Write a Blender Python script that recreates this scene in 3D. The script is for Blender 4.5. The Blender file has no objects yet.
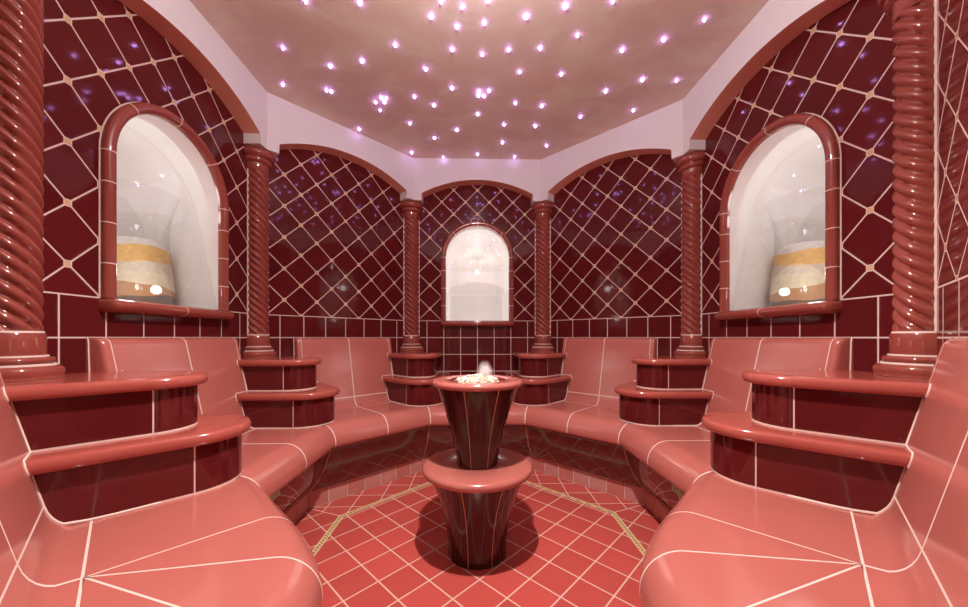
import bpy, bmesh, math, random
from math import sin, cos, tan, pi, radians, sqrt, atan2, floor, exp, log
from mathutils import Vector

random.seed(7)
S = bpy.context.scene
COL = S.collection

# ------------------------------------------------------------------ dimensions (metres)
AP = 1.432            # apothem of the tiled walls (octagonal room)
HS = AP * tan(pi / 8)  # half length of one wall
AF = 1.33             # apothem of the white arch fronts
HC = 2.57             # ceiling height
TILE = 0.15
G = TILE / sqrt(2)
ZA = 1.172            # square rows end, lattice starts
ZB = 1.022            # top of the backrests
RC = 1.540            # radius on which the columns stand
T8 = tan(pi / 8)

# ------------------------------------------------------------------ materials
def new_mat(name):
    m = bpy.data.materials.new(name)
    m.use_nodes = True
    nt = m.node_tree
    nt.nodes.clear()
    out = nt.nodes.new('ShaderNodeOutputMaterial')
    return m, nt, out

class NB:
    """small helper for math node trees"""
    def __init__(s, nt): s.nt = nt
    def n(s, t, **kw):
        x = s.nt.nodes.new(t)
        for k, v in kw.items(): setattr(x, k, v)
        return x
    def m(s, op, a, b=None, c=None):
        x = s.n('ShaderNodeMath', operation=op)
        for i, v in enumerate((a, b, c)):
            if v is None: continue
            if isinstance(v, (int, float)): x.inputs[i].default_value = v
            else: s.nt.links.new(v, x.inputs[i])
        return x.outputs[0]
    def mix(s, f, a, b):
        x = s.n('ShaderNodeMix', data_type='RGBA')
        if isinstance(f, (int, float)): x.inputs[0].default_value = f
        else: s.nt.links.new(f, x.inputs[0])
        for i, v in ((6, a), (7, b)):
            if isinstance(v, tuple): x.inputs[i].default_value = (*v, 1)
            else: s.nt.links.new(v, x.inputs[i])
        return x.outputs[2]
    def near(s, d, w, soft=0.0008):
        """1 where d < w"""
        x = s.n('ShaderNodeMapRange', interpolation_type='SMOOTHSTEP')
        s.nt.links.new(d, x.inputs[0])
        x.inputs[1].default_value = w - soft; x.inputs[2].default_value = w + soft
        x.inputs[3].default_value = 1; x.inputs[4].default_value = 0
        return x.outputs[0]
    def link(s, a, b): s.nt.links.new(a, b)

def scale_mix(b, base, var, seed_socket):
    """slight brightness variation from a 0..1 socket"""
    v = b.m('ADD', b.m('MULTIPLY', seed_socket, var), 1 - var / 2)
    x = b.n('ShaderNodeVectorMath', operation='SCALE')
    x.inputs[0].default_value = base
    b.link(v, x.inputs['Scale'])
    return x.outputs[0]

def principled(b, out, rough=0.1, coat=0.0):
    p = b.n('ShaderNodeBsdfPrincipled')
    p.inputs['Roughness'].default_value = rough
    p.inputs['Coat Weight'].default_value = coat
    p.inputs['Coat Roughness'].default_value = 0.03
    b.link(p.outputs[0], out.inputs[0])
    return p

GROUT = (0.78, 0.60, 0.53)

def glaze(name, col, rough=0.12, var=0.25, nscale=6.0, bump=0.02, coat=0.0, spec=0.5, ior=1.5):
    """glazed ceramic with a soft cloudy variation"""
    m, nt, out = new_mat(name)
    b = NB(nt)
    p = principled(b, out, rough, coat)
    tc = b.n('ShaderNodeTexCoord')
    nz = b.n('ShaderNodeTexNoise')
    nz.inputs['Scale'].default_value = nscale
    nz.inputs['Detail'].default_value = 3
    b.link(tc.outputs['Object'], nz.inputs['Vector'])
    b.link(scale_mix(b, col, var, nz.outputs[0]), p.inputs['Base Color'])
    p.inputs['Specular IOR Level'].default_value = spec
    p.inputs['IOR'].default_value = ior
    if bump:
        n2 = b.n('ShaderNodeTexNoise'); n2.inputs['Scale'].default_value = 22
        b.link(tc.outputs['Object'], n2.inputs['Vector'])
        bp = b.n('ShaderNodeBump'); bp.inputs['Strength'].default_value = bump
        bp.inputs['Distance'].default_value = 0.02
        b.link(n2.outputs[0], bp.inputs['Height'])
        b.link(bp.outputs[0], p.inputs['Normal'])
    return m

def wall_material():
    m, nt, out = new_mat('glazed_wall_tiles')
    b = NB(nt)
    p = principled(b, out, 0.07)
    p.inputs['Specular IOR Level'].default_value = 0.32
    uv = b.n('ShaderNodeUVMap'); uv.uv_map = 'UVMap'
    sp = b.n('ShaderNodeSeparateXYZ'); b.link(uv.outputs[0], sp.inputs[0])
    u, v = sp.outputs[0], sp.outputs[1]
    w = b.m('SUBTRACT', v, ZA)
    a = b.m('ADD', b.m('DIVIDE', b.m('ADD', u, w), 2 * G), 0.5)
    c = b.m('ADD', b.m('DIVIDE', b.m('SUBTRACT', u, w), 2 * G), 0.5)
    da = b.m('MULTIPLY', b.m('PINGPONG', a, 0.5), TILE)
    dc = b.m('MULTIPLY', b.m('PINGPONG', c, 0.5), TILE)
    dl = b.m('MINIMUM', da, dc)
    cab = b.m('MULTIPLY', b.m('ADD', da, dc), 0.7071)
    gx = b.m('DIVIDE', u, TILE); gy = b.m('DIVIDE', b.m('SUBTRACT', v, ZB), TILE)
    ds = b.m('MULTIPLY', b.m('MINIMUM', b.m('PINGPONG', gx, 0.5), b.m('PINGPONG', gy, 0.5)), TILE)
    up = b.m('GREATER_THAN', w, 0.0)
    dd = b.m('ADD', b.m('MULTIPLY', up, dl), b.m('MULTIPLY', b.m('SUBTRACT', 1.0, up), ds))
    dd = b.m('MINIMUM', dd, b.m('ABSOLUTE', w))
    line = b.near(dd, 0.0027)
    cabg = b.m('MULTIPLY', b.near(cab, 0.0128), b.near(b.m('MULTIPLY', w, -1.0), 0.0))
    gold = b.m('MULTIPLY', b.near(cab, 0.0098), b.near(b.m('MULTIPLY', w, -1.0), 0.0))
    grout = b.m('MAXIMUM', line, cabg)
    # random tone per tile
    wn = b.n('ShaderNodeTexWhiteNoise', noise_dimensions='3D')
    cv = b.n('ShaderNodeCombineXYZ')
    def pick(x, y): return b.m('ADD', b.m('MULTIPLY', up, b.m('FLOOR', x)), b.m('MULTIPLY', b.m('SUBTRACT', 1.0, up), b.m('FLOOR', y)))
    b.link(pick(a, gx), cv.inputs[0]); b.link(pick(c, gy), cv.inputs[1]); b.link(up, cv.inputs[2])
    b.link(cv.outputs[0], wn.inputs['Vector'])
    base = scale_mix(b, WALLRED, 0.22, wn.outputs['Value'])
    nz = b.n('ShaderNodeTexNoise'); nz.inputs['Scale'].default_value = 160
    b.link(uv.outputs[0], nz.inputs['Vector'])
    goldc = b.mix(nz.outputs[0], (0.55, 0.31, 0.14), (0.84, 0.62, 0.38))
    colr = b.mix(grout, base, GROUT)
    colr = b.mix(gold, colr, goldc)
    b.link(colr, p.inputs['Base Color'])
    g2 = b.m('SUBTRACT', grout, gold)
    b.link(b.m('ADD', b.m('MULTIPLY', g2, 0.6), 0.06), p.inputs['Roughness'])
    # pillowed tile edges and gentle waviness of the glaze
    h = b.m('MINIMUM', b.m('DIVIDE', dd, 0.008), 1.0)
    n2 = b.n('ShaderNodeTexNoise'); n2.inputs['Scale'].default_value = 9
    b.link(uv.outputs[0], n2.inputs['Vector'])
    h = b.m('ADD', h, b.m('MULTIPLY', n2.outputs[0], 0.4))
    bp = b.n('ShaderNodeBump'); bp.inputs['Strength'].default_value = 0.35; bp.inputs['Distance'].default_value = 0.002
    b.link(h, bp.inputs['Height']); b.link(bp.outputs[0], p.inputs['Normal'])
    return m

def floor_material():
    m, nt, out = new_mat('floor_tiles')
    b = NB(nt)
    p = principled(b, out, 0.25)
    tc = b.n('ShaderNodeTexCoord')
    sp = b.n('ShaderNodeSeparateXYZ'); b.link(tc.outputs['Object'], sp.inputs[0])
    x, y = sp.outputs[0], b.m('SUBTRACT', sp.outputs[1], 0.012)
    pa = b.m('DIVIDE', b.m('ADD', x, y), sqrt(2)); qa = b.m('DIVIDE', b.m('SUBTRACT', x, y), sqrt(2))
    ax = b.m('MAXIMUM', b.m('ABSOLUTE', x), b.m('ABSOLUTE', y))
    dg = b.m('MAXIMUM', b.m('ABSOLUTE', pa), b.m('ABSOLUTE', qa))
    ap = b.m('MAXIMUM', ax, dg)
    outside = b.m('GREATER_THAN', ap, 0.785)
    isdiag = b.m('MULTIPLY', outside, b.m('GREATER_THAN', dg, ax))
    inv = b.m('SUBTRACT', 1.0, isdiag)
    def pp(s): return b.m('MULTIPLY', b.m('PINGPONG', b.m('DIVIDE', s, TILE), 0.5), TILE)
    d1 = b.m('MINIMUM', pp(pa), pp(qa))
    xo, yo = b.m('ADD', x, 0.015), b.m('ADD', y, 0.015)
    d2 = b.m('MINIMUM', pp(xo), pp(yo))
    dd = b.m('ADD', b.m('MULTIPLY', inv, d1), b.m('MULTIPLY', isdiag, d2))
    mitre = b.m('MULTIPLY', b.m('ABSOLUTE', b.m('SUBTRACT', ax, dg)), 1.3)
    mitre = b.m('ADD', mitre, b.m('MULTIPLY', b.m('SUBTRACT', 1.0, outside), 1.0))
    dd = b.m('MINIMUM', dd, mitre)
    line = b.near(dd, 0.0032)
    db = b.m('ABSOLUTE', b.m('SUBTRACT', ap, 0.785))
    band = b.near(db, 0.014)
    bandline = b.m('SUBTRACT', b.near(db, 0.0155), b.near(db, 0.0125))
    # zig-zag rope pattern in the border strip
    along = b.m('ADD', b.m('ADD', x, b.m('MULTIPLY', y, 1.7)), b.m('MULTIPLY', db, 1.3))
    stripe = b.m('GREATER_THAN', b.m('PINGPONG', b.m('DIVIDE', along, 0.034), 0.5), 0.27)
    inner = b.near(db, 0.009)
    def fl(s, t): return b.m('FLOOR', b.m('DIVIDE', s, TILE))
    cv = b.n('ShaderNodeCombineXYZ')
    b.link(b.m('ADD', b.m('MULTIPLY', inv, fl(pa, 0)), b.m('MULTIPLY', isdiag, fl(xo, 0))), cv.inputs[0])
    b.link(b.m('ADD', b.m('MULTIPLY', inv, fl(qa, 0)), b.m('MULTIPLY', isdiag, fl(yo, 0))), cv.inputs[1])
    b.link(outside, cv.inputs[2])
    wn = b.n('ShaderNodeTexWhiteNoise', noise_dimensions='3D'); b.link(cv.outputs[0], wn.inputs['Vector'])
    base = scale_mix(b, FLOORRED, 0.16, wn.outputs['Value'])
    colr = b.mix(line, base, (0.80, 0.52, 0.42))
    colr = b.mix(band, colr, (0.84, 0.62, 0.30))
    colr = b.mix(b.m('MULTIPLY', b.m('MULTIPLY', band, inner), stripe), colr, (0.30, 0.16, 0.06))
    colr = b.mix(bandline, colr, (0.85, 0.74, 0.50))
    b.link(colr, p.inputs['Base Color'])
    b.link(b.m('ADD', b.m('MULTIPLY', line, 0.4), 0.16), p.inputs['Roughness'])
    h = b.m('MINIMUM', b.m('DIVIDE', dd, 0.007), 1.0)
    bp = b.n('ShaderNodeBump'); bp.inputs['Strength'].default_value = 0.35; bp.inputs['Distance'].default_value = 0.002
    b.link(h, bp.inputs['Height']); b.link(bp.outputs[0], p.inputs['Normal'])
    return m

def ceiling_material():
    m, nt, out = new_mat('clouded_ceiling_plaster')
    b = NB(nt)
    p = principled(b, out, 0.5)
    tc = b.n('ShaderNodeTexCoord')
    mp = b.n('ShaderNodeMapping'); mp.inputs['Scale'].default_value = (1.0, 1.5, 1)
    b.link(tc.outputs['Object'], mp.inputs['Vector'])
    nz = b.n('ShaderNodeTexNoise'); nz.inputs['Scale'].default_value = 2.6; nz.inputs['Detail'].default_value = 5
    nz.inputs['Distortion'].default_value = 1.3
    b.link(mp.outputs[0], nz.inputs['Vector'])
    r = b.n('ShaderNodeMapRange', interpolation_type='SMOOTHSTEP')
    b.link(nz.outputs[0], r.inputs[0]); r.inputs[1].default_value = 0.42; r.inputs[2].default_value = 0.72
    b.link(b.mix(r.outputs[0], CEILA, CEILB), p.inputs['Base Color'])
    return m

def plain(name, col, rough=0.6, noise=0.08):
    return glaze(name, col, rough, noise, 12.0, 0.0)

def glass_material(name, tint, refl=1.0, ior=1.5, rough=0.0):
    m, nt, out = new_mat(name)
    b = NB(nt)
    tr = b.n('ShaderNodeBsdfTransparent'); tr.inputs[0].default_value = (*tint, 1)
    gl = b.n('ShaderNodeBsdfGlossy'); gl.inputs['Roughness'].default_value = rough
    gl.inputs[0].default_value = (refl, refl, refl, 1)
    fr = b.n('ShaderNodeFresnel'); fr.inputs[0].default_value = ior
    mx = b.n('ShaderNodeMixShader')
    b.link(fr.outputs[0], mx.inputs[0]); b.link(tr.outputs[0], mx.inputs[1]); b.link(gl.outputs[0], mx.inputs[2])
    b.link(mx.outputs[0], out.inputs[0])
    return m

def facing_glass(name):
    m, nt, out = new_mat(name)
    b = NB(nt)
    tr = b.n('ShaderNodeBsdfTransparent'); tr.inputs[0].default_value = (.97, .97, .97, 1)
    gl = b.n('ShaderNodeBsdfGlossy'); gl.inputs['Roughness'].default_value = .02
    lw = b.n('ShaderNodeLayerWeight'); lw.inputs[0].default_value = .5
    f = b.m('ADD', b.m('MULTIPLY', b.m('POWER', lw.outputs['Facing'], 4.0), .35), .03)
    mx = b.n('ShaderNodeMixShader')
    b.link(f, mx.inputs[0]); b.link(tr.outputs[0], mx.inputs[1]); b.link(gl.outputs[0], mx.inputs[2])
    b.link(mx.outputs[0], out.inputs[0])
    return m

def emit_material(name, col, strength):
    m, nt, out = new_mat(name)
    b = NB(nt)
    e = b.n('ShaderNodeEmission'); e.inputs[0].default_value = (*col, 1); e.inputs[1].default_value = strength
    b.link(e.outputs[0], out.inputs[0])
    return m

WALLRED = (0.114, 0.0108, 0.0125)
FLOORRED = (0.60, 0.095, 0.078)
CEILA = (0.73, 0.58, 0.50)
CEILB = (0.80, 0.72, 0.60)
M = {}
M['wall'] = wall_material()
M['floor'] = floor_material()
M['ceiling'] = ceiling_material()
M['white'] = plain('white_plaster', (0.80, 0.77, 0.75), 0.6, 0.04)
M['soffit'] = plain('salmon_soffit_paint', (0.80, 0.38, 0.28), 0.45, 0.06)
M['niche'] = plain('white_niche_plaster', (0.86, 0.83, 0.81), 0.5, 0.04)
M['salmon'] = glaze('salmon_glaze', (0.51, 0.146, 0.118), 0.17, 0.14, 5.0, 0.02, 0.0, 0.5, 1.75)
M['column'] = glaze('terracotta_glaze', (0.31, 0.066, 0.048), 0.08, 0.2, 9.0, 0.0, 0.0, 0.5, 1.65)
M['tread'] = glaze('rose_brown_glaze', (0.42, 0.092, 0.070), 0.13, 0.15, 6.0, 0.01, 0.0, 0.5, 1.6)
M['dark'] = glaze('dark_red_glaze', (0.115, 0.011, 0.012), 0.07, 0.35, 4.0, 0.015)
M['brown'] = glaze('dark_brown_glaze', (0.060, 0.012, 0.010), 0.05, 0.3, 4.0, 0.02)
M['panel'] = glaze('brown_panel_glaze', (0.105, 0.020, 0.013), 0.04, 0.5, 6.0, 0.0, 0.0, 0.5, 1.8)
M['grout'] = plain('cream_grout', GROUT, 0.7, 0.1)
M['tan_grout'] = plain('tan_grout', (0.66, 0.40, 0.24), 0.6, 0.1)
M['pane'] = glass_material('window_glass', (0.97, 0.97, 0.97), 1.0, 1.95)
M['vase'] = facing_glass('vase_glass')
M['star'] = emit_material('star_violet', (0.62, 0.32, 1.0), 24.0)
M['lamp'] = emit_material('lamp_warm', (1.0, 0.86, 0.72), 8.0)
M['metal'] = glaze('brushed_steel', (0.55, 0.52, 0.5), 0.3, 0.1, 20, 0)
M['ice'] = glaze('cream_crushed_ice', (0.70, 0.52, 0.36), 0.2, 0.6, 60.0, 0.1)
M['snow'] = glaze('white_foam', (0.92, 0.89, 0.86), 0.6, 0.1, 40.0, 0.05)
for k, c in (('sand_dark', (0.13, 0.06, 0.02)), ('sand_ochre', (0.56, 0.26, 0.07)), ('sand_cream', (0.85, 0.74, 0.50)),
             ('sand_beige', (0.80, 0.68, 0.52)), ('sand_gold', (0.92, 0.58, 0.20)), ('sand_white', (0.86, 0.80, 0.74))):
    M[k] = glaze(k, c, 0.8, 0.5, 45.0, 0.0)
PL = []
for i, c in enumerate(((0.62, 0.27, 0.23), (0.72, 0.44, 0.39), (0.58, 0.20, 0.16))):
    PL.append(glaze('skirting_glaze_%d' % i, c, 0.2, 0.25, 18.0, 0.02))

# ------------------------------------------------------------------ mesh helpers
def finish(name, bm, mats, parent=None, angle=40, smooth=True, recalc=True):
    bmesh.ops.remove_doubles(bm, verts=bm.verts, dist=1e-5)
    if recalc:
        bmesh.ops.recalc_face_normals(bm, faces=bm.faces)
    me = bpy.data.meshes.new(name)
    bm.to_mesh(me); bm.free()
    for m in (mats if isinstance(mats, (list, tuple)) else [mats]):
        me.materials.append(M[m] if isinstance(m, str) else m)
    if smooth:
        me.polygons.foreach_set('use_smooth', [True] * len(me.polygons))
        me.set_sharp_from_angle(angle=radians(angle))
    o = bpy.data.objects.new(name, me)
    COL.objects.link(o)
    if parent is not None: o.parent = parent
    return o

def add_grid(bm, rows, mat=None, cu=False, cv=False, caps=False):
    """rows[i][j] points; cu closes in i, cv closes in j; caps closes both end rows"""
    V = [[bm.verts.new(p) for p in r] for r in rows]
    n, k = len(V), len(V[0])
    for i in range(n if cu else n - 1):
        for j in range(k if cv else k - 1):
            q = [V[i][j], V[i][(j + 1) % k], V[(i + 1) % n][(j + 1) % k], V[(i + 1) % n][j]]
            try: f = bm.faces.new(q)
            except ValueError: continue
            if mat: f.material_index = mat(i, j)
    if caps:
        for r in (V[0], V[-1]):
            try: bm.faces.new(r)
            except ValueError: pass
    return V

def add_box(bm, x0, x1, y0, y1, z0, z1, mi=0):
    v = [bm.verts.new((x, y, z)) for z in (z0, z1) for x, y in ((x0, y0), (x1, y0), (x1, y1), (x0, y1))]
    for q in ((0, 3, 2, 1), (4, 5, 6, 7), (0, 1, 5, 4), (1, 2, 6, 5), (2, 3, 7, 6), (3, 0, 4, 7)):
        f = bm.faces.new([v[i] for i in q]); f.material_index = mi

def lathe(bm, prof, n=48, mat=None, angs=None, cx=0, cy=0):
    """prof: list of (r, z)"""
    A = angs or [2 * pi * i / n for i in range(n)]
    rows = [[Vector((cx + r * cos(a), cy + r * sin(a), z)) for r, z in prof] for a in A]
    add_grid(bm, rows, mat, cu=True)

def empty(name, loc, rz=0.0):
    o = bpy.data.objects.new(name, None)
    o.empty_display_size = 0.1
    COL.objects.link(o); o.location = loc; o.rotation_euler = (0, 0, rz)
    return o

def tag(o, label=None, cat=None, group=None, kind=None):
    for k, v in (('label', label), ('category', cat), ('group', group), ('kind', kind)):
        if v: o[k] = v
    return o

def copy_tree(o, parent=None):
    c = o.copy(); COL.objects.link(c); c.parent = parent
    for ch in list(o.children): copy_tree(ch, c)
    return c

def arc_profile(cx, cy, r, a0, a1, n):
    return [(cx + r * cos(a0 + (a1 - a0) * i / n), cy + r * sin(a0 + (a1 - a0) * i / n)) for i in range(n + 1)]

def side_frame(phi):
    """object transform for something on the wall whose outward normal is at phi degrees: local +y outward, +x right"""
    return radians(phi - 90)

# ------------------------------------------------------------------ the room shell
SIDES = {'back': 90, 'back_left': 135, 'left': 180, 'front_left': 225, 'front': 270, 'front_right': 315, 'right': 0, 'back_right': 45}

def arch_pts(hw, zs, n=32):
    """inner edge of an arched opening, from left spring over the top to the right spring"""
    return [(-hw * cos(pi * i / n), zs + hw * sin(pi * i / n)) for i in range(n + 1)]

NW, NZ0, NZS = 0.283, 1.172, 1.735     # niche opening half width, sill, spring
def wall_panel(bm, opening):
    """front face of a wall in local coordinates y = 0, with an arched, square or no opening; returns nothing, fills bm with UVs"""
    uvl = bm.loops.layers.uv.new('UVMap')
    def quad(*p):
        f = bm.faces.new([bm.verts.new((x, 0, z)) for x, z in p])
        for l in f.loops: l[uvl].uv = (l.vert.co.x, l.vert.co.z)
    H = HS + 0.002
    if opening == 'niche':
        quad((-H, 0), (H, 0), (H, NZ0), (-H, NZ0))
        quad((-H, NZ0), (-NW, NZ0), (-NW, NZS), (-H, NZS)); quad((NW, NZ0), (H, NZ0), (H, NZS), (NW, NZS))
        quad((-H, NZS), (-NW, NZS), (-NW, HC), (-H, HC)); quad((NW, NZS), (H, NZS), (H, HC), (NW, HC))
        A = arch_pts(NW, NZS)
        for (xa, za), (xb, zb) in zip(A, A[1:]):
            quad((xa, za), (xb, zb), (xb, HC), (xa, HC))
    elif opening == 'door':
        quad((-H, 0), (-0.5, 0), (-0.5, HC), (-H, HC)); quad((0.5, 0), (H, 0), (H, HC), (0.5, HC))
        quad((-0.5, 2.2), (0.5, 2.2), (0.5, HC), (-0.5, HC))
    else:
        quad((-H, 0), (H, 0), (H, HC), (-H, HC))

DEPTH = 0.60
wn = 0
for side, phi in SIDES.items():
    op = {'back': 'niche', 'left': 'niche', 'right': 'niche', 'front': 'door'}.get(side)
    n = Vector((cos(radians(phi)), sin(radians(phi)), 0))
    bm = bmesh.new(); wall_panel(bm, op)
    o = finish('wall_' + side, bm, 'wall', smooth=False, recalc=False)
    o.location = n * AP; o.rotation_euler = (0, 0, side_frame(phi)); tag(o, kind='structure')
    # masonry behind the tiles
    bm = bmesh.new()
    X = HS + 0.19
    if op == 'niche':
        for z0, z1, x0, x1 in ((0, NZ0 - .02, -X, X), (NZS + NW + .02, HC, -X, X), (NZ0 - .02, NZS + NW + .02, -X, -NW - .02), (NZ0 - .02, NZS + NW + .02, NW + .02, X)):
            add_box(bm, x0, x1, 0.012, DEPTH + .06, z0, z1)
        add_box(bm, -NW - .02, NW + .02, DEPTH + .02, DEPTH + .06, NZ0 - .02, NZS + NW + .02)
    elif op == 'door':
        add_box(bm, -X, -0.5, 0.012, 0.16, 0, HC); add_box(bm, 0.5, X, 0.012, 0.16, 0, HC); add_box(bm, -0.5, 0.5, 0.012, 0.16, 2.2, HC)
    else:
        add_box(bm, -X, X, 0.012, DEPTH + .06, 0, HC)
    finish('masonry', bm, 'white', o, smooth=False)

def octagon(bm, ap, z, mi=0):
    R = ap / cos(pi / 8)
    f = bm.faces.new([bm.verts.new((R * cos(pi / 8 + k * pi / 4), R * sin(pi / 8 + k * pi / 4), z)) for k in range(8)])
    f.material_index = mi

bm = bmesh.new()
R0 = 1.62 / cos(pi / 8)
add_grid(bm, [[Vector((R0 * cos(pi / 8 + k * pi / 4), R0 * sin(pi / 8 + k * pi / 4), z)) for z in (-.08, 0)] for k in range(8)], cu=True)
octagon(bm, 1.62, 0); octagon(bm, 1.62, -.08)
tag(finish('floor', bm, 'floor', smooth=False), kind='structure')
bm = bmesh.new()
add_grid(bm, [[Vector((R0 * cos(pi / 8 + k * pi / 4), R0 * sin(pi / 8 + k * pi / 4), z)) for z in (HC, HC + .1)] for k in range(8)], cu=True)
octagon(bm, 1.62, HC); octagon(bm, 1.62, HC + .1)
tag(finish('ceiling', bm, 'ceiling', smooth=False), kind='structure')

# white arches in front of the walls, one per side
AH = AF * T8          # half width of an arch front
SPAN, ZSP, ZCR, ZPB = 0.482, 2.268, 2.388, 2.208
def arch_mesh():
    bm = bmesh.new()
    rr = (SPAN ** 2 + (ZCR - ZSP) ** 2) / (2 * (ZCR - ZSP))
    xs = [-SPAN + 2 * SPAN * i / 32 for i in range(33)]
    low = [(x, ZCR - rr + sqrt(rr * rr - x * x)) for x in xs]
    yf, yb = AF - AP, 0.0
    k = HS / AH * 1.0
    # front skin
    pts = [(-AH, ZPB), (-SPAN - .001, ZPB)] + low + [(SPAN + .001, ZPB), (AH, ZPB)]
    rows = []
    for x, z in pts:
        yy = AP
        rows.append([Vector((x, yf, HC)), Vector((x, yf, z)), Vector((x if abs(x) < AH else x * HS / AH, yb, z))])
    # split so that the skin at the piers is vertical
    nn = len(pts)
    add_grid(bm, rows, lambda i, j: 1 if j == 1 and 2 <= i <= nn - 4 else 0)
    return bm
bm = arch_mesh()
a0 = finish('trim_1', bm, ['white', 'soffit'], angle=30)
for k in range(8):
    o = a0 if k == 0 else a0.copy()
    if k: COL.objects.link(o); o.name = 'trim_%d' % (k + 1)
    phi = 90 + 45 * k
    o.location = Vector((cos(radians(phi)), sin(radians(phi)), 0)) * AP
    o.rotation_euler = (0, 0, side_frame(phi)); tag(o, kind='structure')

# ------------------------------------------------------------------ arched niche windows
def window(idx, phi, tilt):
    root = empty('window_%d' % idx, Vector((cos(radians(phi)), sin(radians(phi)), 0)) * AP + Vector((0, 0, NZ0)), side_frame(phi))
    tag(root, kind='structure')
    zs = NZS - NZ0
    # recess lining
    bm = bmesh.new()
    outline = [(-NW, 0.0)] + [(x, z - NZ0) for x, z in arch_pts(NW, NZS)] + [(NW, 0.0)]
    cz = .40
    rows = []
    for x, z in outline:
        row = []
        for k in range(13):
            t = pi / 2 * k / 13
            f = cos(t) ** .42
            row.append(Vector((x * f, DEPTH * sin(t), z if z <= 0 else cz + (z - cz) * f if z > cz else z)))
        rows.append(row + [Vector((0, DEPTH, min(z, cz)))])
    add_grid(bm, rows, cu=True)
    finish('recess', bm, 'niche', root, angle=60)
    # glass pane leaning back into the recess
    bm = bmesh.new()
    ct, st = cos(tilt), sin(tilt)
    ol = [(-NW + .001, 0.002)] + [((NW - .001) * -cos(pi * i / 32), zs + (NW - .001) * sin(pi * i / 32)) for i in range(33)] + [(NW - .001, 0.002)]
    fr = [Vector((x, 0.004 + z * st, z * ct)) for x, z in ol]
    f1 = bm.faces.new([bm.verts.new(p) for p in reversed(fr)])
    f1.normal_update()
    if f1.normal.y > 0: f1.normal_flip()
    finish('glass_pane', bm, 'pane', root, smooth=False, recalc=False)
    # unseen fill light added in the crown to brighten the recess
    nl = bpy.data.lights.new('niche_fill', 'POINT'); nl.energy = .62; nl.color = (1, .93, .92); nl.shadow_soft_size = .04
    no = bpy.data.objects.new('niche_fill', nl); COL.objects.link(no); no.location = (0, .17, zs + .04); no.parent = root
    nl = bpy.data.lights.new('niche_low_fill', 'POINT'); nl.energy = .5; nl.color = (1, .93, .92); nl.shadow_soft_size = .03  # second unseen fill, added low to even the recess and light the sand
    no = bpy.data.objects.new('niche_low_fill', nl); COL.objects.link(no); no.location = ({180: -.10, 0: .10}.get(phi, 0), .07, .14); no.parent = root
    # bullnose frame tiles with grout joints
    path = [(-NW, 0.0, -1, 0)]
    straight = [0.0, .13, .134, .285, .289, .44, .444, zs - .004, zs]
    P = [(-NW, z, -1.0, 0.0) for z in straight]
    N = 32
    for i in range(1, N):
        t = pi * i / N; P.append((-NW * cos(t), zs + NW * sin(t), -cos(t), sin(t)))
        if i in (8, 16, 24):
            t += .014; P.append((-NW * cos(t), zs + NW * sin(t), -cos(t), sin(t)))
    P += [(NW, z, 1.0, 0.0) for z in reversed(straight)]
    W, D = 0.041, 0.024
    prof = [(-.003, 0.003), (-.003, -0.010)] + [(W / 2 - (W / 2 + .003) * cos(pi * i / 10), -0.010 - D * sin(pi * i / 10)) for i in range(1, 10)] + [(W - .001, -0.003), (W + .003, -0.002), (W + .003, 0.012)]
    rows = []
    for x, z, nx, nz in P:
        rows.append([Vector((x + nx * d, y, z + nz * d)) for d, y in prof])
    def fm(i, j):
        (x0, z0), (x1, z1) = P[i][:2], P[i + 1][:2]
        return 1 if (Vector((x0, z0)) - Vector((x1, z1))).length < 0.006 else (1 if j >= len(prof) - 3 else 0)
    bm = bmesh.new(); add_grid(bm, rows, fm, caps=True)
    finish('window_frame', bm, ['column', 'grout'], root, angle=50)
    # sill, a horizontal half-round tile in two pieces
    bm = bmesh.new()
    xs = [(-.328, .0), (-.326, .5), (-.321, .8), (-.311, .95), (-.298, 1.0), (-.004, 1.0), (.0, 1.0), (.298, 1.0), (.311, .95), (.321, .8), (.326, .5), (.328, .0)]
    rows = []
    for x, s in xs:
        rows.append([Vector((x, 0.01 if k in (0, 12) else -0.012 - 0.055 * s * sin(pi * k / 12), -0.026 + 0.028 * (0.3 + .7 * s) * cos(pi * k / 12))) for k in range(13)])
    add_grid(bm, rows, lambda i, j: 1 if i == 5 else 0, cv=True, caps=True)
    finish('sill', bm, ['column', 'grout'], root, angle=60)
    return root

window(1, 180, radians(6)); window(2, 90, radians(4)); window(3, 0, radians(6))

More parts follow.
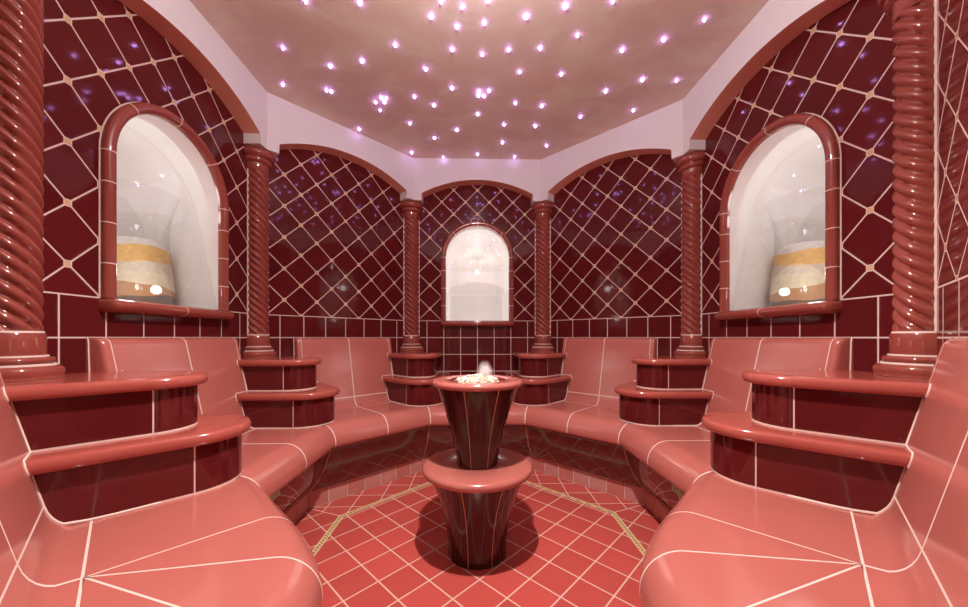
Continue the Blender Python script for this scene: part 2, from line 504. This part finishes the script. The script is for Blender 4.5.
# ------------------------------------------------------------------ sand vases behind two of the panes
def vase():
    root = empty('sand_vase', (0, 0, 0))
    prof = [(0.0, 0.0), (.135, 0.0), (.148, .02), (.150, .06), (.140, .16), (.124, .30), (.121, .37), (.126, .43), (.142, .50), (.160, .555)]
    def rad(z):
        for (r0, z0), (r1, z1) in zip(prof[1:], prof[2:]):
            if z0 <= z <= z1: return r0 + (r1 - r0) * (z - z0) / (z1 - z0)
        return .13
    fine = [(0.0, 0.004)] + [(rad(z) , z) for z in [i * .555 / 28 for i in range(1, 29)]]
    bm = bmesh.new()
    lathe(bm, fine + [(r - .004, z) for r, z in reversed(fine)], 48)
    finish('glass_body', bm, 'vase', root, angle=60)
    tops = [0.008, .035, .085, .155, .205, .275, .335]
    names = ['sand_dark', 'sand_ochre', 'sand_cream', 'sand_beige', 'sand_gold', 'sand_white']
    amp = [0, .012, .014, .006, .010, .006, 0.02]
    def wav(k, a): return amp[k] * sin(2 * a + k * 1.7) + amp[k] * .4 * sin(5 * a + k)
    for k in range(6):
        bm = bmesh.new(); n = 48
        rows = []
        for i in range(n):
            a = 2 * pi * i / n
            z0, z1 = tops[k] + wav(k, a), tops[k + 1] + wav(k + 1, a)
            if k == 5: z1 = tops[k + 1] - .055
            r0, r1 = rad(max(z0, 0.001)) - .006, rad(max(z1, 0.001)) - .006
            row = [Vector((0, 0, tops[k])), Vector((r0 * cos(a), r0 * sin(a), z0)), Vector((r1 * cos(a), r1 * sin(a), z1))]
            if k == 5: row += [Vector((r1 * .7 * cos(a), r1 * .7 * sin(a), z1 + .038))]
            row += [Vector((0, 0, tops[k + 1]))]
            rows.append(row)
        add_grid(bm, rows, cu=True)
        finish('sand_layer', bm, names[k], root, angle=60)
    return root
v1 = vase()
tag(v1, 'flared glass vase with layered sand behind the left window pane', 'vase')
v1.location = (-1.745, .145, NZ0 + .014); v1.scale = (1.04, 1.04, 1.04)
v2 = copy_tree(v1)
v2.location = (1.745, .145, NZ0 + .014); v2.rotation_euler = (0, 0, 2.2)
tag(v2, 'flared glass vase with layered sand behind the right window pane', 'vase')

# ------------------------------------------------------------------ twisted columns
def column():
    root = empty('twisted_column', (0, 0, 0))
    # local z = 0 at the tread the column stands on (0.895)
    Z0 = 0.895
    bm = bmesh.new()
    pr = [(0.0, 0.0), (.108, 0.0), (.113, .004)] + [(.101 + .014 * cos(t), .022 + .018 * sin(t)) for t in [-.7 + i * .35 for i in range(7)]]
    pr += [(.098, .041), (.097, .047), (.092, .047)] + [(.086 + .010 * cos(t), .058 + .009 * sin(t)) for t in [-1.2 + i * .4 for i in range(7)]]
    pr += [(.082, .068), (.081, .073), (.076, .073), (.077, .078), (.077, .136), (.073, .141), (.072, .147), (.05, .147), (0, .147)]
    def bmf(i, j):
        z = (pr[j][1] + pr[min(j + 1, len(pr) - 1)][1]) / 2
        return 1 if (.0405 < z < .0475 or .0675 < z < .0735 or .1405 < z or z < .003) else 0
    lathe(bm, pr, 56, bmf)
    finish('base', bm, ['column', 'grout'], root, angle=50)
    bm = bmesh.new()
    z0, z1, nz, nt, K = .147, 1.175, 210, 120, 7
    kz = 143.0
    rows = []
    for i in range(nz + 1):
        z = z0 + (z1 - z0) * i / nz
        row = []
        for j in range(nt):
            a = 2 * pi * j / nt
            ph = (K * a + kz * z) / 2
            r = .0525 + .0185 * abs(sin(ph)) ** .62
            row.append(Vector((r * cos(a), r * sin(a), z)))
        rows.append(row)
    add_grid(bm, rows, cv=True)
    finish('shaft', bm, 'column', root, angle=80)
    bm = bmesh.new()
    c0 = 1.172
    pr = [(0, c0), (.066, c0), (.070, c0 + .006), (.071, c0 + .052), (.078, c0 + .056)]
    pr += [(.078 + .012 * cos(t), c0 + .072 + .015 * sin(t)) for t in [-1.2 + i * .4 for i in range(7)]]
    pr += [(.088, c0 + .090)] + [(.090 + .015 * cos(t), c0 + .114 + .024 * sin(t)) for t in [-1.2 + i * .4 for i in range(7)]] + [(.085, c0 + .1395), (0, c0 + .1395)]
    lathe(bm, pr, 56)
    finish('capital', bm, 'column', root, angle=50)
    # cream joint where the shaft meets each of the two walls (local +x points outwards)
    dw = AP - RC * cos(pi / 8)
    for sg in (-1, 1):
        nx, ny = cos(sg * pi / 8), sin(sg * pi / 8)        # outward normal of the wall
        tx, ty = -ny * sg, nx * sg
        if tx > 0: tx, ty = -tx, -ty
        bm = bmesh.new(); rows = []
        for k in range(41):
            z = z0 + (z1 - z0) * k / 40
            e = .0015 * sin(k * 2.9)
            rows.append([Vector((nx * d + tx * (q + e), ny * d + ty * (q + e), z)) for d, q in ((dw, .060), (dw - .004, .062), (dw - .004, .071), (dw - .002, .073), (dw, .074))])
        add_grid(bm, rows, cv=True, caps=True)
        finish('grout_joint', bm, 'grout', root, angle=60)
    return root

CORN = {'BL': 112.5, 'BR': 67.5, 'DL': 157.5, 'DR': 22.5, 'NL': 202.5, 'NR': -22.5}
col_labels = {
    'BL': 'twisted terracotta column touching the left side of the back arch',
    'BR': 'twisted terracotta column touching the right side of the back arch',
    'DL': 'twisted terracotta column beside the far end of the left window wall',
    'DR': 'twisted terracotta column beside the far end of the right window wall',
    'NL': 'large twisted terracotta column cut by the left edge of the picture',
    'NR': 'large twisted terracotta column near the right edge, in front of the near right wall'}
c0 = column()
for i, (k, a) in enumerate(CORN.items()):
    o = c0 if i == 0 else copy_tree(c0)
    o.location = (RC * cos(radians(a)), RC * sin(radians(a)), .895)
    o.rotation_euler = (0, 0, radians(a))
    tag(o, col_labels[k], 'column', 'twisted columns in the room corners', 'thing')

# ------------------------------------------------------------------ stepped blocks under the columns
def block_outline(s, uc, extra=0.0, back=0.0, n=14):
    """kite with rounded tip; local +x runs from the wall corner to the room centre. returns list of (point, flag)"""
    s2 = s + extra
    r = s2 - uc * sin(pi / 8)
    side0 = Vector((s2 * cos(radians(67.5)) , s2 * sin(radians(67.5))))
    d = Vector((cos(pi / 8), -sin(pi / 8)))
    pts = [side0 + d * back]
    a1 = radians(67.5)
    tang = Vector((uc + r * cos(a1), r * sin(a1)))
    L = (tang - pts[0]).length
    for f in (.25, .5, .75): pts.append(pts[0].lerp(tang, f) if f else pts[0])
    pts = [pts[0]] + [pts[0].lerp(tang, f) for f in (.33, .66)]
    gr = []
    pts.append(tang - d * .004); gr.append(len(pts) - 1)
    for i in range(n + 1):
        a = a1 - 2 * a1 * i / n
        pts.append(Vector((uc + r * cos(a), r * sin(a))))
    m = [Vector((p.x, -p.y)) for p in pts[:4]]
    pts += list(reversed(m))
    gr.append(len(pts) - 5)
    return pts, gr

def block():
    root = empty('stepped_plinth', (0, 0, 0))
    def riser(name, s, uc, z0, z1):
        pts, gr = block_outline(s, uc)
        pts = [Vector((0, 0.0))] + pts
        bm = bmesh.new()
        zz = [z0, z0 + .006, z1 - .001, z1]
        rows = [[Vector((p.x, p.y, z)) for z in zz] for p in pts]
        nn = len(pts)
        V = add_grid(bm, rows, lambda i, j: 1 if j in (0,) or i in (4, nn - 5) else 0, cu=True)
        finish(name, bm, ['dark', 'grout'], root, angle=35)
        return pts
    def tread(name, s, uc, z0, z1):
        bm = bmesh.new()
        prof = [(-.05, z0 + .001), (-.004, z0 + .001)] + [(.016 + .014 * cos(t), (z0 + z1) / 2 + (z1 - z0) / 2 * sin(t)) for t in [-pi / 2 + pi * i / 8 for i in range(9)]] + [(-.03, z1), (-.034, z1), (-.08, z1)]
        cols = []
        for e, z in prof:
            pts, _ = block_outline(s, uc, e)
            cols.append([Vector((max(p.x, 0), p.y, z)) for p in ([Vector((0.0, 0.0))] + pts)])
        rows = [[c[i] for c in cols] for i in range(len(cols[0]))]
        V = add_grid(bm, rows, lambda i, j: 0, cu=True)
        bm.faces.new([r[0] for r in V]); bm.faces.new([r[-1] for r in V])
        # grout bead where tread end meets the backrest
        finish(name, bm, ['tread', 'grout'], root, angle=35)
    riser('lower_riser', .322, .445, .520, .677)
    tread('lower_tread', .322, .445, .677, .716)
    riser('upper_riser', .252, .345, .716, .858)
    tread('upper_tread', .252, .345, .858, .896)
    return root

def bead(root, sg, dq=0.0):
    """cream joint where one flank of the plinth runs into the leaning backrest and the seat cove"""
    def qz(z):
        prof = COVE + BP[:3]
        for (q0, a), (q1, c) in zip(prof, prof[1:]):
            if a <= z <= c and c > a: return q0 + (q1 - q0) * (z - a) / (c - a)
        return BP[1][0]
    path = [(.322, 1.10, .522), (.322, 1.230 - dq, .522)] + [(.322, q, z + .002) for q, z in COVE[2:]] + [(.322, qz(.65), .650), (.322, qz(.677), .677), (.350, qz(.68), .680), (.353, qz(.70), .700), (.346, qz(.717), .717)]
    path += [(.252, qz(.718), .718), (.252, qz(.86), .858), (.280, qz(.86), .861), (.283, qz(.88), .880), (.276, qz(.897), .897)]
    bm = bmesh.new(); P3 = []
    for s, q, z in path:
        if z > .53: q += dq
        # wall frame -> plinth frame (x towards the room centre, y sideways)
        d = AP - q - .002
        P3.append(Vector((s * cos(radians(67.5)) + d * cos(pi / 8), sg * (s * sin(radians(67.5)) - d * sin(pi / 8)), z)))
    rows = []
    for i, p in enumerate(P3):
        t = (P3[min(i + 1, len(P3) - 1)] - P3[max(i - 1, 0)]).normalized()
        a = t.orthogonal().normalized(); c = t.cross(a)
        if i == 0: a0 = a
        else:
            a = (a0 - t * a0.dot(t)).normalized(); a0 = a; c = t.cross(a)
        rows.append([p + (a * cos(k * pi / 3) + c * sin(k * pi / 3)) * .0042 for k in range(6)])
    add_grid(bm, rows, cv=True, caps=True)
    finish('grout_joint', bm, 'grout', root, angle=60)
blk_labels = {
    'BL': 'dark stepped plinth under the back column left of the table',
    'BR': 'dark stepped plinth under the back column right of the table',
    'DL': 'dark stepped plinth at the far end of the left window bench',
    'DR': 'dark stepped plinth at the far end of the right window bench',
    'NL': 'large dark stepped plinth at the near end of the left window bench',
    'NR': 'large dark stepped plinth at the near end of the right window bench'}
b0 = block()
blocks = {}
RW = AP / cos(pi / 8)
for i, (k, a) in enumerate(CORN.items()):
    o = b0 if i == 0 else copy_tree(b0)
    o.location = (RW * cos(radians(a)), RW * sin(radians(a)), 0)
    o.rotation_euler = (0, 0, radians(a + 180))
    tag(o, blk_labels[k], 'step', 'stepped plinths between the benches', 'thing')
    blocks[k] = o

# ------------------------------------------------------------------ benches
ZSEAT = 0.52
NCX, NCZ, NR = 0.92, 0.418, 0.102
NOSE = [(.858, .386), (.842, .386), (.829, .391)] + arc_profile(NCX, NCZ, NR, radians(190), radians(90), 14) + [(.935, ZSEAT), (.97, ZSEAT)]
COVE = [(1.225, ZSEAT), (1.230, ZSEAT)] + [(1.230 + .060 * sin(t), ZSEAT + .095 - .095 * cos(t)) for t in [i * 1.25 / 6 for i in range(1, 7)]]
SEAM2 = (COVE[-1][0] + .0015, COVE[-1][1] + .006)

DQ = 0.034
def bench(back):
    root = empty('tiled_bench', (0, 0, 0))
    # local: x along the wall, y = apothem - 1.0, z up
    def sec(ts): return ts
    tf = [lambda q: -T8 * q, lambda q: -T8 * q + .004, lambda q: -.0035, lambda q: .0035, lambda q: T8 * q - .004, lambda q: T8 * q]
    # seat with rolled front edge and cove
    cove = COVE if not back else [(1.225, ZSEAT), (1.230, ZSEAT)] + [(1.230 + .15 * sin(t), ZSEAT + .15 - .15 * cos(t)) for t in [i * 1.25 / 6 for i in range(1, 7)]]
    end = (cove[-1][0] + .0015, cove[-1][1] + .006)
    prof = NOSE + cove + [end]
    if back: prof += [(AP, end[1] + .05)]
    else: prof += [(AP, end[1])]
    prof += [(AP, .386)]
    iseam = len(NOSE); iend = len(NOSE) + len(cove) - 1
    bm = bmesh.new()
    rows = [[Vector((f(q), q - 1, z)) for q, z in prof] for f in tf]
    def sm(i, j):
        if j == iseam or j == iend: return 1
        return 1 if i in (0, 2, 4) else 0
    add_grid(bm, rows, sm, cv=True, caps=True)
    finish('seat', bm, ['salmon', 'grout'], root, angle=45)
    # undercut front panel
    bm = bmesh.new()
    fp = []
    for i in range(9):
        t = i / 8
        fp.append((.848 + (1.003 - .848) * t + -.012 * sin(pi * t), .390 + (.105 - .390) * t - .018 * sin(pi * t)))
    ff = fp + [(1.05, .105), (1.05, .384), (.858, .390)]
    tr = [lambda q: -T8 * q, lambda q: -T8 * q + .003, lambda q: T8 * q - .003, lambda q: T8 * q]
    add_grid(bm, [[Vector((f(q), q - 1, z)) for q, z in ff] for f in tr], lambda i, j: 1 if i in (0, 2) and j < 8 else 0, cv=True, caps=True)
    finish('front_panel', bm, ['panel', 'tan_grout'], root, angle=45)
    # skirting tiles
    bm = bmesh.new()
    h = 1.01 * T8; n = 7; w = 2 * h / n
    for i in range(n):
        x0, x1 = -h + i * w, -h + (i + 1) * w
        add_box(bm, x0 + .003, x1 - .003, .010, .045, .006, .103, (i * 5 + 1) % 3 if i % 3 else (0 if i else 2))
    add_box(bm, -h, h, .0125, .044, .0, .106, 3)
    finish('skirting', bm, PL + [M['grout']], root, smooth=False)
    # two leaning backrest slabs
    if not back:
        for s in (-1, 1): backrest(root, s, .0035, .365)
    return root

BP = [(SEAM2[0], SEAM2[1]), (1.3765, .990), (1.380, 1.004), (1.388, 1.014), (1.400, 1.020), (1.414, ZB), (AP, ZB), (AP, SEAM2[1])]
def backrest(root, s, t0, t1, far=True, dq=0.0):
    bm = bmesh.new()
    def prof(k): return [(AP - (AP - min(q + dq, AP)) * k, z) for q, z in BP]
    secs = [(t0 - .0035, 1.0, 1), (t0, 1.0, 0)]
    if far:
        secs += [(t1 - .032, 1.0, 1), (t1 - .028, 1.0, 0), (t1 - .016, 1.0, 0), (t1 - .007, .96, 0), (t1 - .002, .86, 0), (t1, .72, 0), (t1, .15, 1), (t1 + .004, .13, 1)]
    else:
        secs += [(t1, 1.0, 0)]
    rows = [[Vector((s * t, q - 1, z)) for q, z in prof(k)] for t, k, _ in secs]
    add_grid(bm, rows, lambda i, j: secs[i][2], cv=True, caps=True)
    return finish('backrest', bm, ['salmon', 'grout'], root, angle=40)

for k, o in blocks.items():
    for sg in (-1, 1):
        # the flank facing the short back bench has no backrest to join
        if (k, sg) in (('BL', 1), ('BR', -1)): continue
        bead(o, sg, .034 if (k, sg) in (('NL', -1), ('NR', 1)) else 0.0)

bl = {'left': 'salmon tiled bench under the left arched window',
      'back_left': 'salmon tiled bench against the plain lattice wall left of the back window',
      'back': 'short salmon tiled bench behind the table, below the back window',
      'back_right': 'salmon tiled bench against the plain lattice wall right of the back window',
      'right': 'salmon tiled bench under the right arched window'}
def place(o, side):
    phi = SIDES[side]
    o.location = (cos(radians(phi)), sin(radians(phi)), 0); o.rotation_euler = (0, 0, side_frame(phi))
bb = bench(False)
for i, side in enumerate(('left', 'back_left', 'back_right', 'right')):
    o = bb if i == 0 else copy_tree(bb)
    place(o, side); tag(o, bl[side], 'bench', 'tiled benches around the room')
o = bench(True); place(o, 'back'); tag(o, bl['back'], 'bench', 'tiled benches around the room')

def front_bench(mir):
    """bench beside the entrance: straight from the window corner, then rounded off towards the doorway"""
    root = empty('tiled_bench', (0, 0, 0))
    # work in the frame of the front left wall: world = t*(-.7071,.7071) + q*(-.7071,-.7071)
    c7 = sqrt(.5)
    def loc(w): return Vector((w.x * -c7 + w.y * c7, w.x * -c7 + w.y * -c7))     # (t, q)
    P = Vector((-.835, -.912))
    P = P * (1.238 / ((-(P.x + P.y)) * c7))
    pl = loc(P)
    secs = []      # (seam point (t,q), direction (t,q), length to the roll, grout flag towards next)
    tN = T8
    secs.append((Vector((T8 * 1.238, 1.238)), None, 0, 1))             # mitre
    secs.append((Vector((T8 * 1.238 - .004, 1.238)), None, 0.004, 0))
    def dirw(th): return loc(Vector((cos(th), sin(th))))
    def length(Sw, th):
        A = (1.238 - .92) / max(cos(th - pi / 4), .2)
        B = (-.440 - Sw.x) / max(cos(th), .2)
        k = 22
        return -log(exp(-k * A) + exp(-k * B)) / k
    fan = [(45, 1), (36, 0), (27, 0), (18, 0), (14, 0), (9, 1), (1, 0), (-7, 0), (-13, 0), (-18, 1)]
    for th, gflag in fan:
        d = dirw(radians(th)); L = length(P, radians(th))
        if gflag:
            perp = Vector((d.y, -d.x)) * .0035
            if perp.x > 0: perp = -perp
            secs.append((pl - perp * .6, d, L, 1)); secs.append((pl + perp * .6, d, L, 0))
        else:
            secs.append((pl, d, L, 0))
    for off, th in ((.06, -17), (.13, -15), (.22, -9), (.31, -3), (.40, 0)):
        Sw = P + Vector((c7, -c7)) * off
        secs.append((loc(Sw), dirw(radians(th)), (-.440 - Sw.x) / cos(radians(th)), 0))
    mx = -1 if mir else 1
    def pt(Sx, d, L, e, z, q=None):
        """e = distance outward-from-wall beyond the roll start"""
        if d is None:
            qq = .92 - e if q is None else q
            return Vector((mx * (T8 * qq - L), qq - 1, z))
        p = Sx + d * (L + e) if q is None else Sx
        return Vector((mx * p.x, p.y - 1, z))
    bm = bmesh.new(); rows = []
    for Sx, d, L, g in secs:
        row = [pt(Sx, d, L, 0, .386, 1.238)] + [pt(Sx, d, L, max(.92 - q, -.6 * L) if d is not None else .92 - q, z) for q, z in NOSE]
        if d is None: row += [pt(Sx, d, L, 0, ZSEAT, q) for q in (1.08, 1.22, 1.238)]
        else: row += [pt(Sx, d, L * .5, 0, ZSEAT), pt(Sx, d, L * .06, 0, ZSEAT), pt(Sx, d, L, 0, ZSEAT, 1.238)]
        rows.append(row)
    add_grid(bm, rows, lambda i, j: secs[i][3], cv=True, caps=True)
    # cove along the wall
    tE = -.52
    cp = [(q + .013, z) for q, z in COVE[:2]] + [(q + DQ, z) for q, z in COVE[2:] + [SEAM2]] + [(AP, SEAM2[1]), (AP, .40), (1.238, .40)]
    tj = pl.x
    fs = [lambda q: T8 * q, lambda q: T8 * q - .004, lambda q: tj + .0035, lambda q: tj - .0035, lambda q: tE]
    rows = [[Vector((mx * f(q), q - 1, z)) for q, z in cp] for f in fs]
    add_grid(bm, rows, lambda i, j: 1 if i in (0, 2) or j in (0, len(COVE) - 1) else 0, cv=True, caps=True)
    finish('seat', bm, ['salmon', 'grout'], root, angle=45)
    # front panel
    bm = bmesh.new(); rows = []
    for Sx, d, L, g in secs:
        k = 1.0 if d is None else min(1.0, (L + .02) / .28)
        row = []
        for i in range(9):
            t = i / 8
            e = .92 - (.848 + (1.003 - .848) * t * k - .012 * sin(pi * t))
            row.append(pt(Sx, d, L, e, .390 + (.105 - .390) * t - .018 * sin(pi * t)))
        row.append(pt(Sx, d, L, -.14 * k, .105)); row.append(pt(Sx, d, L, 0.02, .388))
        rows.append(row)
    add_grid(bm, rows, None, cv=True, caps=True)
    finish('front_panel', bm, ['panel'], root, angle=45)
    bm = bmesh.new(); rows = []
    for Sx, d, L, g in secs:
        k = 1.0 if d is None else min(1.0, (L + .02) / .28)
        rows.append([pt(Sx, d, L, e * k, z) for e, z in ((-.09, 0), (-.09, .106), (-.125, .106), (-.125, 0))])
    add_grid(bm, rows, None, cv=True, caps=True)
    finish('skirting', bm, [PL[0]], root, angle=45)
    # backrest slabs either side of the joint at tj
    bmv = []
    for s, a, b_, far in ((1, tj + .0035, .365, True), (-1, -tj + .0035, .52, False)):
        backrest(root, s * mx, a, b_, far, DQ)
    return root
for side, mir in (('front_left', False), ('front_right', True)):
    o = front_bench(mir); place(o, side)
    tag(o, 'large rounded salmon bench end in the near %s corner' % side.split('_')[1], 'bench', 'tiled benches around the room')

# ------------------------------------------------------------------ pedestal table with bowl
TX, TY = -.008, -.003
troot = tag(empty('pedestal_table', (TX, TY, 0)), 'round two-tier pedestal table of dark tiles with salmon discs in the room centre', 'table')
def facet_angles(n=8, off=22.5, gw=.012, sub=6):
    out, flags = [], []
    for k in range(n):
        a = radians(off + 360 / n * k)
        out += [a - gw, a + gw]; flags += [1, 0]
        for i in range(1, sub):
            out.append(a + gw + (2 * pi / n - 2 * gw) * i / sub); flags.append(0)
    return out, flags
def pedestal(name, pts):
    ang, fl = facet_angles(8, -107.5, .010)
    bm = bmesh.new()
    lathe(bm, pts, angs=ang, mat=lambda i, j: 1 if fl[i] else 0)
    return finish(name, bm, ['brown', 'tan_grout'], troot, angle=45)
def flare(r0, r1, z0, z1, n=14, p=1.9):
    return [(r0 + (r1 - r0) * (i / n) ** p, z0 + (z1 - z0) * i / n) for i in range(n + 1)]
pedestal('lower_pedestal', [(0, 0)] + flare(.139, .236, 0, .39, p=2.1) + [(0, .39)])
pedestal('upper_pedestal', [(0, .42)] + flare(.0985, .200, .42, .80, p=1.5) + [(0, .80)])
def disc(name, r_in, r_out, z0, z1, bowl=None):
    bm = bmesh.new()
    h = (z1 - z0) / 2
    pr = [(r_in, z0), (r_out - h, z0)] + [(r_out - h + h * cos(t), (z0 + z1) / 2 + h * sin(t)) for t in [-pi / 2 + pi * i / 10 for i in range(1, 10)]] + [(r_out - h, z1), (r_in + .006, z1), (r_in, z1 - .004)]
    lathe(bm, pr + [pr[0]], 72)
    return finish(name, bm, 'salmon', troot, angle=50)
disc('lower_disc', .08, .262, .385, .425)
disc('upper_disc', .138, .216, .794, .824)
bm = bmesh.new()
lathe(bm, [(.136, .821)] + [(.136 * cos(t), .800 - .001 - .05 * sin(t)) for t in [i * pi / 2 / 8 for i in range(9)]] + [(0, .745), (.138, .79), (.1365, .821)], 56)
finish('bowl', bm, 'column', troot, angle=60)

# heap of cream and white crushed ice in the bowl
bm = bmesh.new()
rnd = random.Random(3)
def lump(bm, x, y, z, r, mi):
    g = bmesh.ops.create_icosphere(bm, subdivisions=1, radius=r)
    for v in g['verts']:
        v.co = Vector((v.co.x * rnd.uniform(.7, 1.3), v.co.y * rnd.uniform(.7, 1.3), v.co.z * rnd.uniform(.55, .95))) + Vector((x, y, z))
    for f in {f for v in g['verts'] for f in v.link_faces}: f.material_index = mi
for k in range(420):
    a, q = rnd.uniform(0, 2 * pi), sqrt(rnd.uniform(0, 1)) * .100
    x, y = q * cos(a), q * sin(a)
    lump(bm, x, y, .815 + .026 * (1 - (q / .112) ** 2) + rnd.uniform(-.008, .006), rnd.uniform(.006, .012), 1 if y > .01 else (1 if rnd.random() < .25 else 0))
lathe(bm, [(0, .842), (.05, .838), (.085, .824), (.108, .80), (.05, .77), (0, .765)], 24)
o = finish('crushed_ice', bm, ['ice', 'snow'], angle=60)
o.location = (TX, TY, -.006)
tag(o, 'heap of cream and white crushed ice in the table bowl', 'ice', kind='stuff')

# little white steam plume rising from the ice
m, nt, out = new_mat('steam')
b = NB(nt)
vol = b.n('ShaderNodeVolumePrincipled'); vol.inputs['Color'].default_value = (1, .98, .97, 1)
tc = b.n('ShaderNodeTexCoord')
nz = b.n('ShaderNodeTexNoise'); nz.inputs['Scale'].default_value = 42; b.link(tc.outputs['Object'], nz.inputs['Vector'])
ln = b.n('ShaderNodeVectorMath', operation='LENGTH')
mp = b.n('ShaderNodeMapping'); mp.inputs['Scale'].default_value = (1 / .045, 1 / .035, 1 / .062)
b.link(tc.outputs['Object'], mp.inputs['Vector']); b.link(mp.outputs[0], ln.inputs[0])
fall = b.m('MAXIMUM', b.m('SUBTRACT', 1.0, ln.outputs['Value']), 0.0)
b.link(b.m('MULTIPLY', b.m('MULTIPLY', b.m('MULTIPLY', fall, fall), b.m('MAXIMUM', b.m('SUBTRACT', nz.outputs[0], .22), 0.0)), 700.0), vol.inputs['Density'])
b.link(vol.outputs[0], out.inputs['Volume'])
bm = bmesh.new(); g = bmesh.ops.create_icosphere(bm, subdivisions=3, radius=1)
for v in g['verts']: v.co = Vector((v.co.x * .045, v.co.y * .035, v.co.z * .062))
o = finish('steam_plume', bm, m)
o.location = (TX + .036, TY + .02, .856)
tag(o, 'small white puff of steam rising from the crushed ice', 'steam', kind='stuff')

# ------------------------------------------------------------------ star lights in the ceiling
STARS = [(-0.797, -0.069), (-0.552, -0.067), (-1.044, 0.193), (-0.843, 0.311), (-0.651, 0.27), (-1.194, 0.464), (-0.948, 0.505), (-0.924, 0.515), (-0.175, -0.083), (-0.079, -0.06), (0.04, -0.093), (-0.23, -0.008), (-0.109, 0.044), (0.025, 0.021), (0.226, -0.018), (0.401, -0.074), (0.503, 0.077), (-0.441, 0.159), (-0.143, 0.18), (0.02, 0.207), (0.16, 0.174), (0.328, 0.16), (-0.304, 0.319), (0.24, 0.326), (0.486, 0.339), (-0.163, 0.467), (0.006, 0.492), (0.001, 0.528), (0.037, 0.531), (0.067, 0.484), (-0.409, 0.55), (0.613, -0.104), (1.094, -0.025), (0.958, 0.09), (0.77, 0.162), (0.982, 0.37), (1.19, 0.37), (0.798, 0.471), (-0.672, 0.607), (-0.625, 0.565), (-0.592, 0.567), (-0.615, 0.603), (-0.665, 0.687), (-0.49, 0.827), (-0.879, 0.906), (-0.551, 1.221), (-0.294, 0.628), (-0.002, 0.712), (-0.155, 0.898), (-0.335, 1.004), (-0.293, 1.286), (-0.001, 1.235), (0.196, 1.053), (0.19, 0.825), (0.245, 0.593), (0.425, 0.617), (0.419, 0.835), (0.553, 1.09), (0.316, 1.266), (0.717, 0.723), (1.055, 0.645)]
rs = random.Random(11)
back_stars = []
while len(back_stars) < 34:
    x, y = rs.uniform(-1.1, 1.1), rs.uniform(-1.15, -.17)
    if abs(x) + abs(y) > 1.7 or (x * x + (y + .62) ** 2) < .03: continue
    if min([((x - a) ** 2 + (y - c) ** 2) for a, c in STARS + back_stars]) < .016: continue
    back_stars.append((x, y))
st = None
for i, (x, y) in enumerate(STARS + back_stars):
    if st is None:
        bm = bmesh.new()
        lathe(bm, [(0, -.0140), (.0040, -.0130), (.0068, -.0102), (.0075, -.0068), (.0066, -.0035), (.0040, 0.0), (.0040, .004)], 14)
        st = finish('star_light', bm, 'star', angle=80)
        o = st
    else:
        o = st.copy(); COL.objects.link(o)
    k = rs.uniform(.65, 1.0)
    if (x, y) in ((0.226, -0.018), (0.401, -0.074), (-0.551, 1.221)): k = 1.2
    o.scale = (k, k, 1)
    o.location = (x, y + .017, HC + .0005)
    tag(o, 'tiny violet-white star light set in the pink ceiling', 'light', 'violet star lights in the ceiling')

# small pendant lamp under the ceiling near the entrance, the light that throws the table's shadow
LZ = 2.34
lroot = tag(empty('ceiling_lamp', (0.0, -.67, HC)), 'small pendant lamp hanging from the ceiling near the entrance', 'lamp')
bm = bmesh.new()
lathe(bm, [(0, -.03), (.02, -.028), (.045, -.012), (.05, 0.0), (0, 0)], 32)
finish('ceiling_rose', bm, 'metal', lroot, angle=50)
bm = bmesh.new()
lathe(bm, [(0, LZ - HC + .045), (.005, LZ - HC + .045), (.005, -.02), (0, -.02)], 12)
finish('stem', bm, 'metal', lroot, angle=50)
bm = bmesh.new()
lathe(bm, [(0, LZ - HC + .045), (.022, LZ - HC + .045), (.024, LZ - HC + .06), (.012, LZ - HC + .085), (0, LZ - HC + .085)], 24)
finish('lamp_holder', bm, 'metal', lroot, angle=50)
ld = bpy.data.lights.new('lamp_bulb', 'POINT')
ld.energy = 25; ld.color = (1.0, .95, .91); ld.shadow_soft_size = .022
lo = bpy.data.objects.new('lamp_bulb', ld); COL.objects.link(lo); lo.location = (0, 0, LZ - HC); lo.parent = lroot
ld = bpy.data.lights.new('lamp_downlight', 'SPOT')
ld.energy = 122; ld.color = (1.0, .95, .91); ld.spot_size = radians(138); ld.spot_blend = .95; ld.shadow_soft_size = .022
lo = bpy.data.objects.new('lamp_downlight', ld); COL.objects.link(lo); lo.location = (0, 0, LZ - HC); lo.parent = lroot

# soft fill light added outside the doorway, unseen behind the camera
ad = bpy.data.lights.new('doorway_fill', 'AREA')
ad.shape = 'RECTANGLE'; ad.size = .95; ad.size_y = 1.5; ad.energy = .8; ad.color = (1.0, .90, .86)
ao = bpy.data.objects.new('doorway_fill', ad); COL.objects.link(ao)
ao.location = (0, -2.3, 1.35); ao.rotation_euler = (radians(90), 0, 0)

w = bpy.data.worlds.new('world'); S.world = w; w.use_nodes = True
bg = w.node_tree.nodes['Background']
bg.inputs[0].default_value = (1.0, .82, .76, 1); bg.inputs[1].default_value = .03

# ------------------------------------------------------------------ camera
cd = bpy.data.cameras.new('camera')
cd.sensor_fit = 'HORIZONTAL'; cd.sensor_width = 36.0; cd.lens = 36.0 * 344.9 / 968
cd.shift_y = 34.07 / 968; cd.clip_start = .01
co = bpy.data.objects.new('camera', cd); COL.objects.link(co)
co.location = (-.0175, -1.6566, 1.022)
co.rotation_euler = (radians(90), 0, -.0247)
S.camera = co

S.view_settings.view_transform = 'Standard'
S.view_settings.look = 'None'
S.view_settings.gamma = 1.0
S.view_settings.use_curve_mapping = False
S.view_settings.exposure = 0.36
S.cycles.use_denoising = True
S.cycles.sample_clamp_indirect = 6.0
S.cycles.max_bounces = 12
S.cycles.volume_bounces = 8
S.cycles.diffuse_bounces = 6
S.cycles.glossy_bounces = 5
S.cycles.transparent_max_bounces = 16
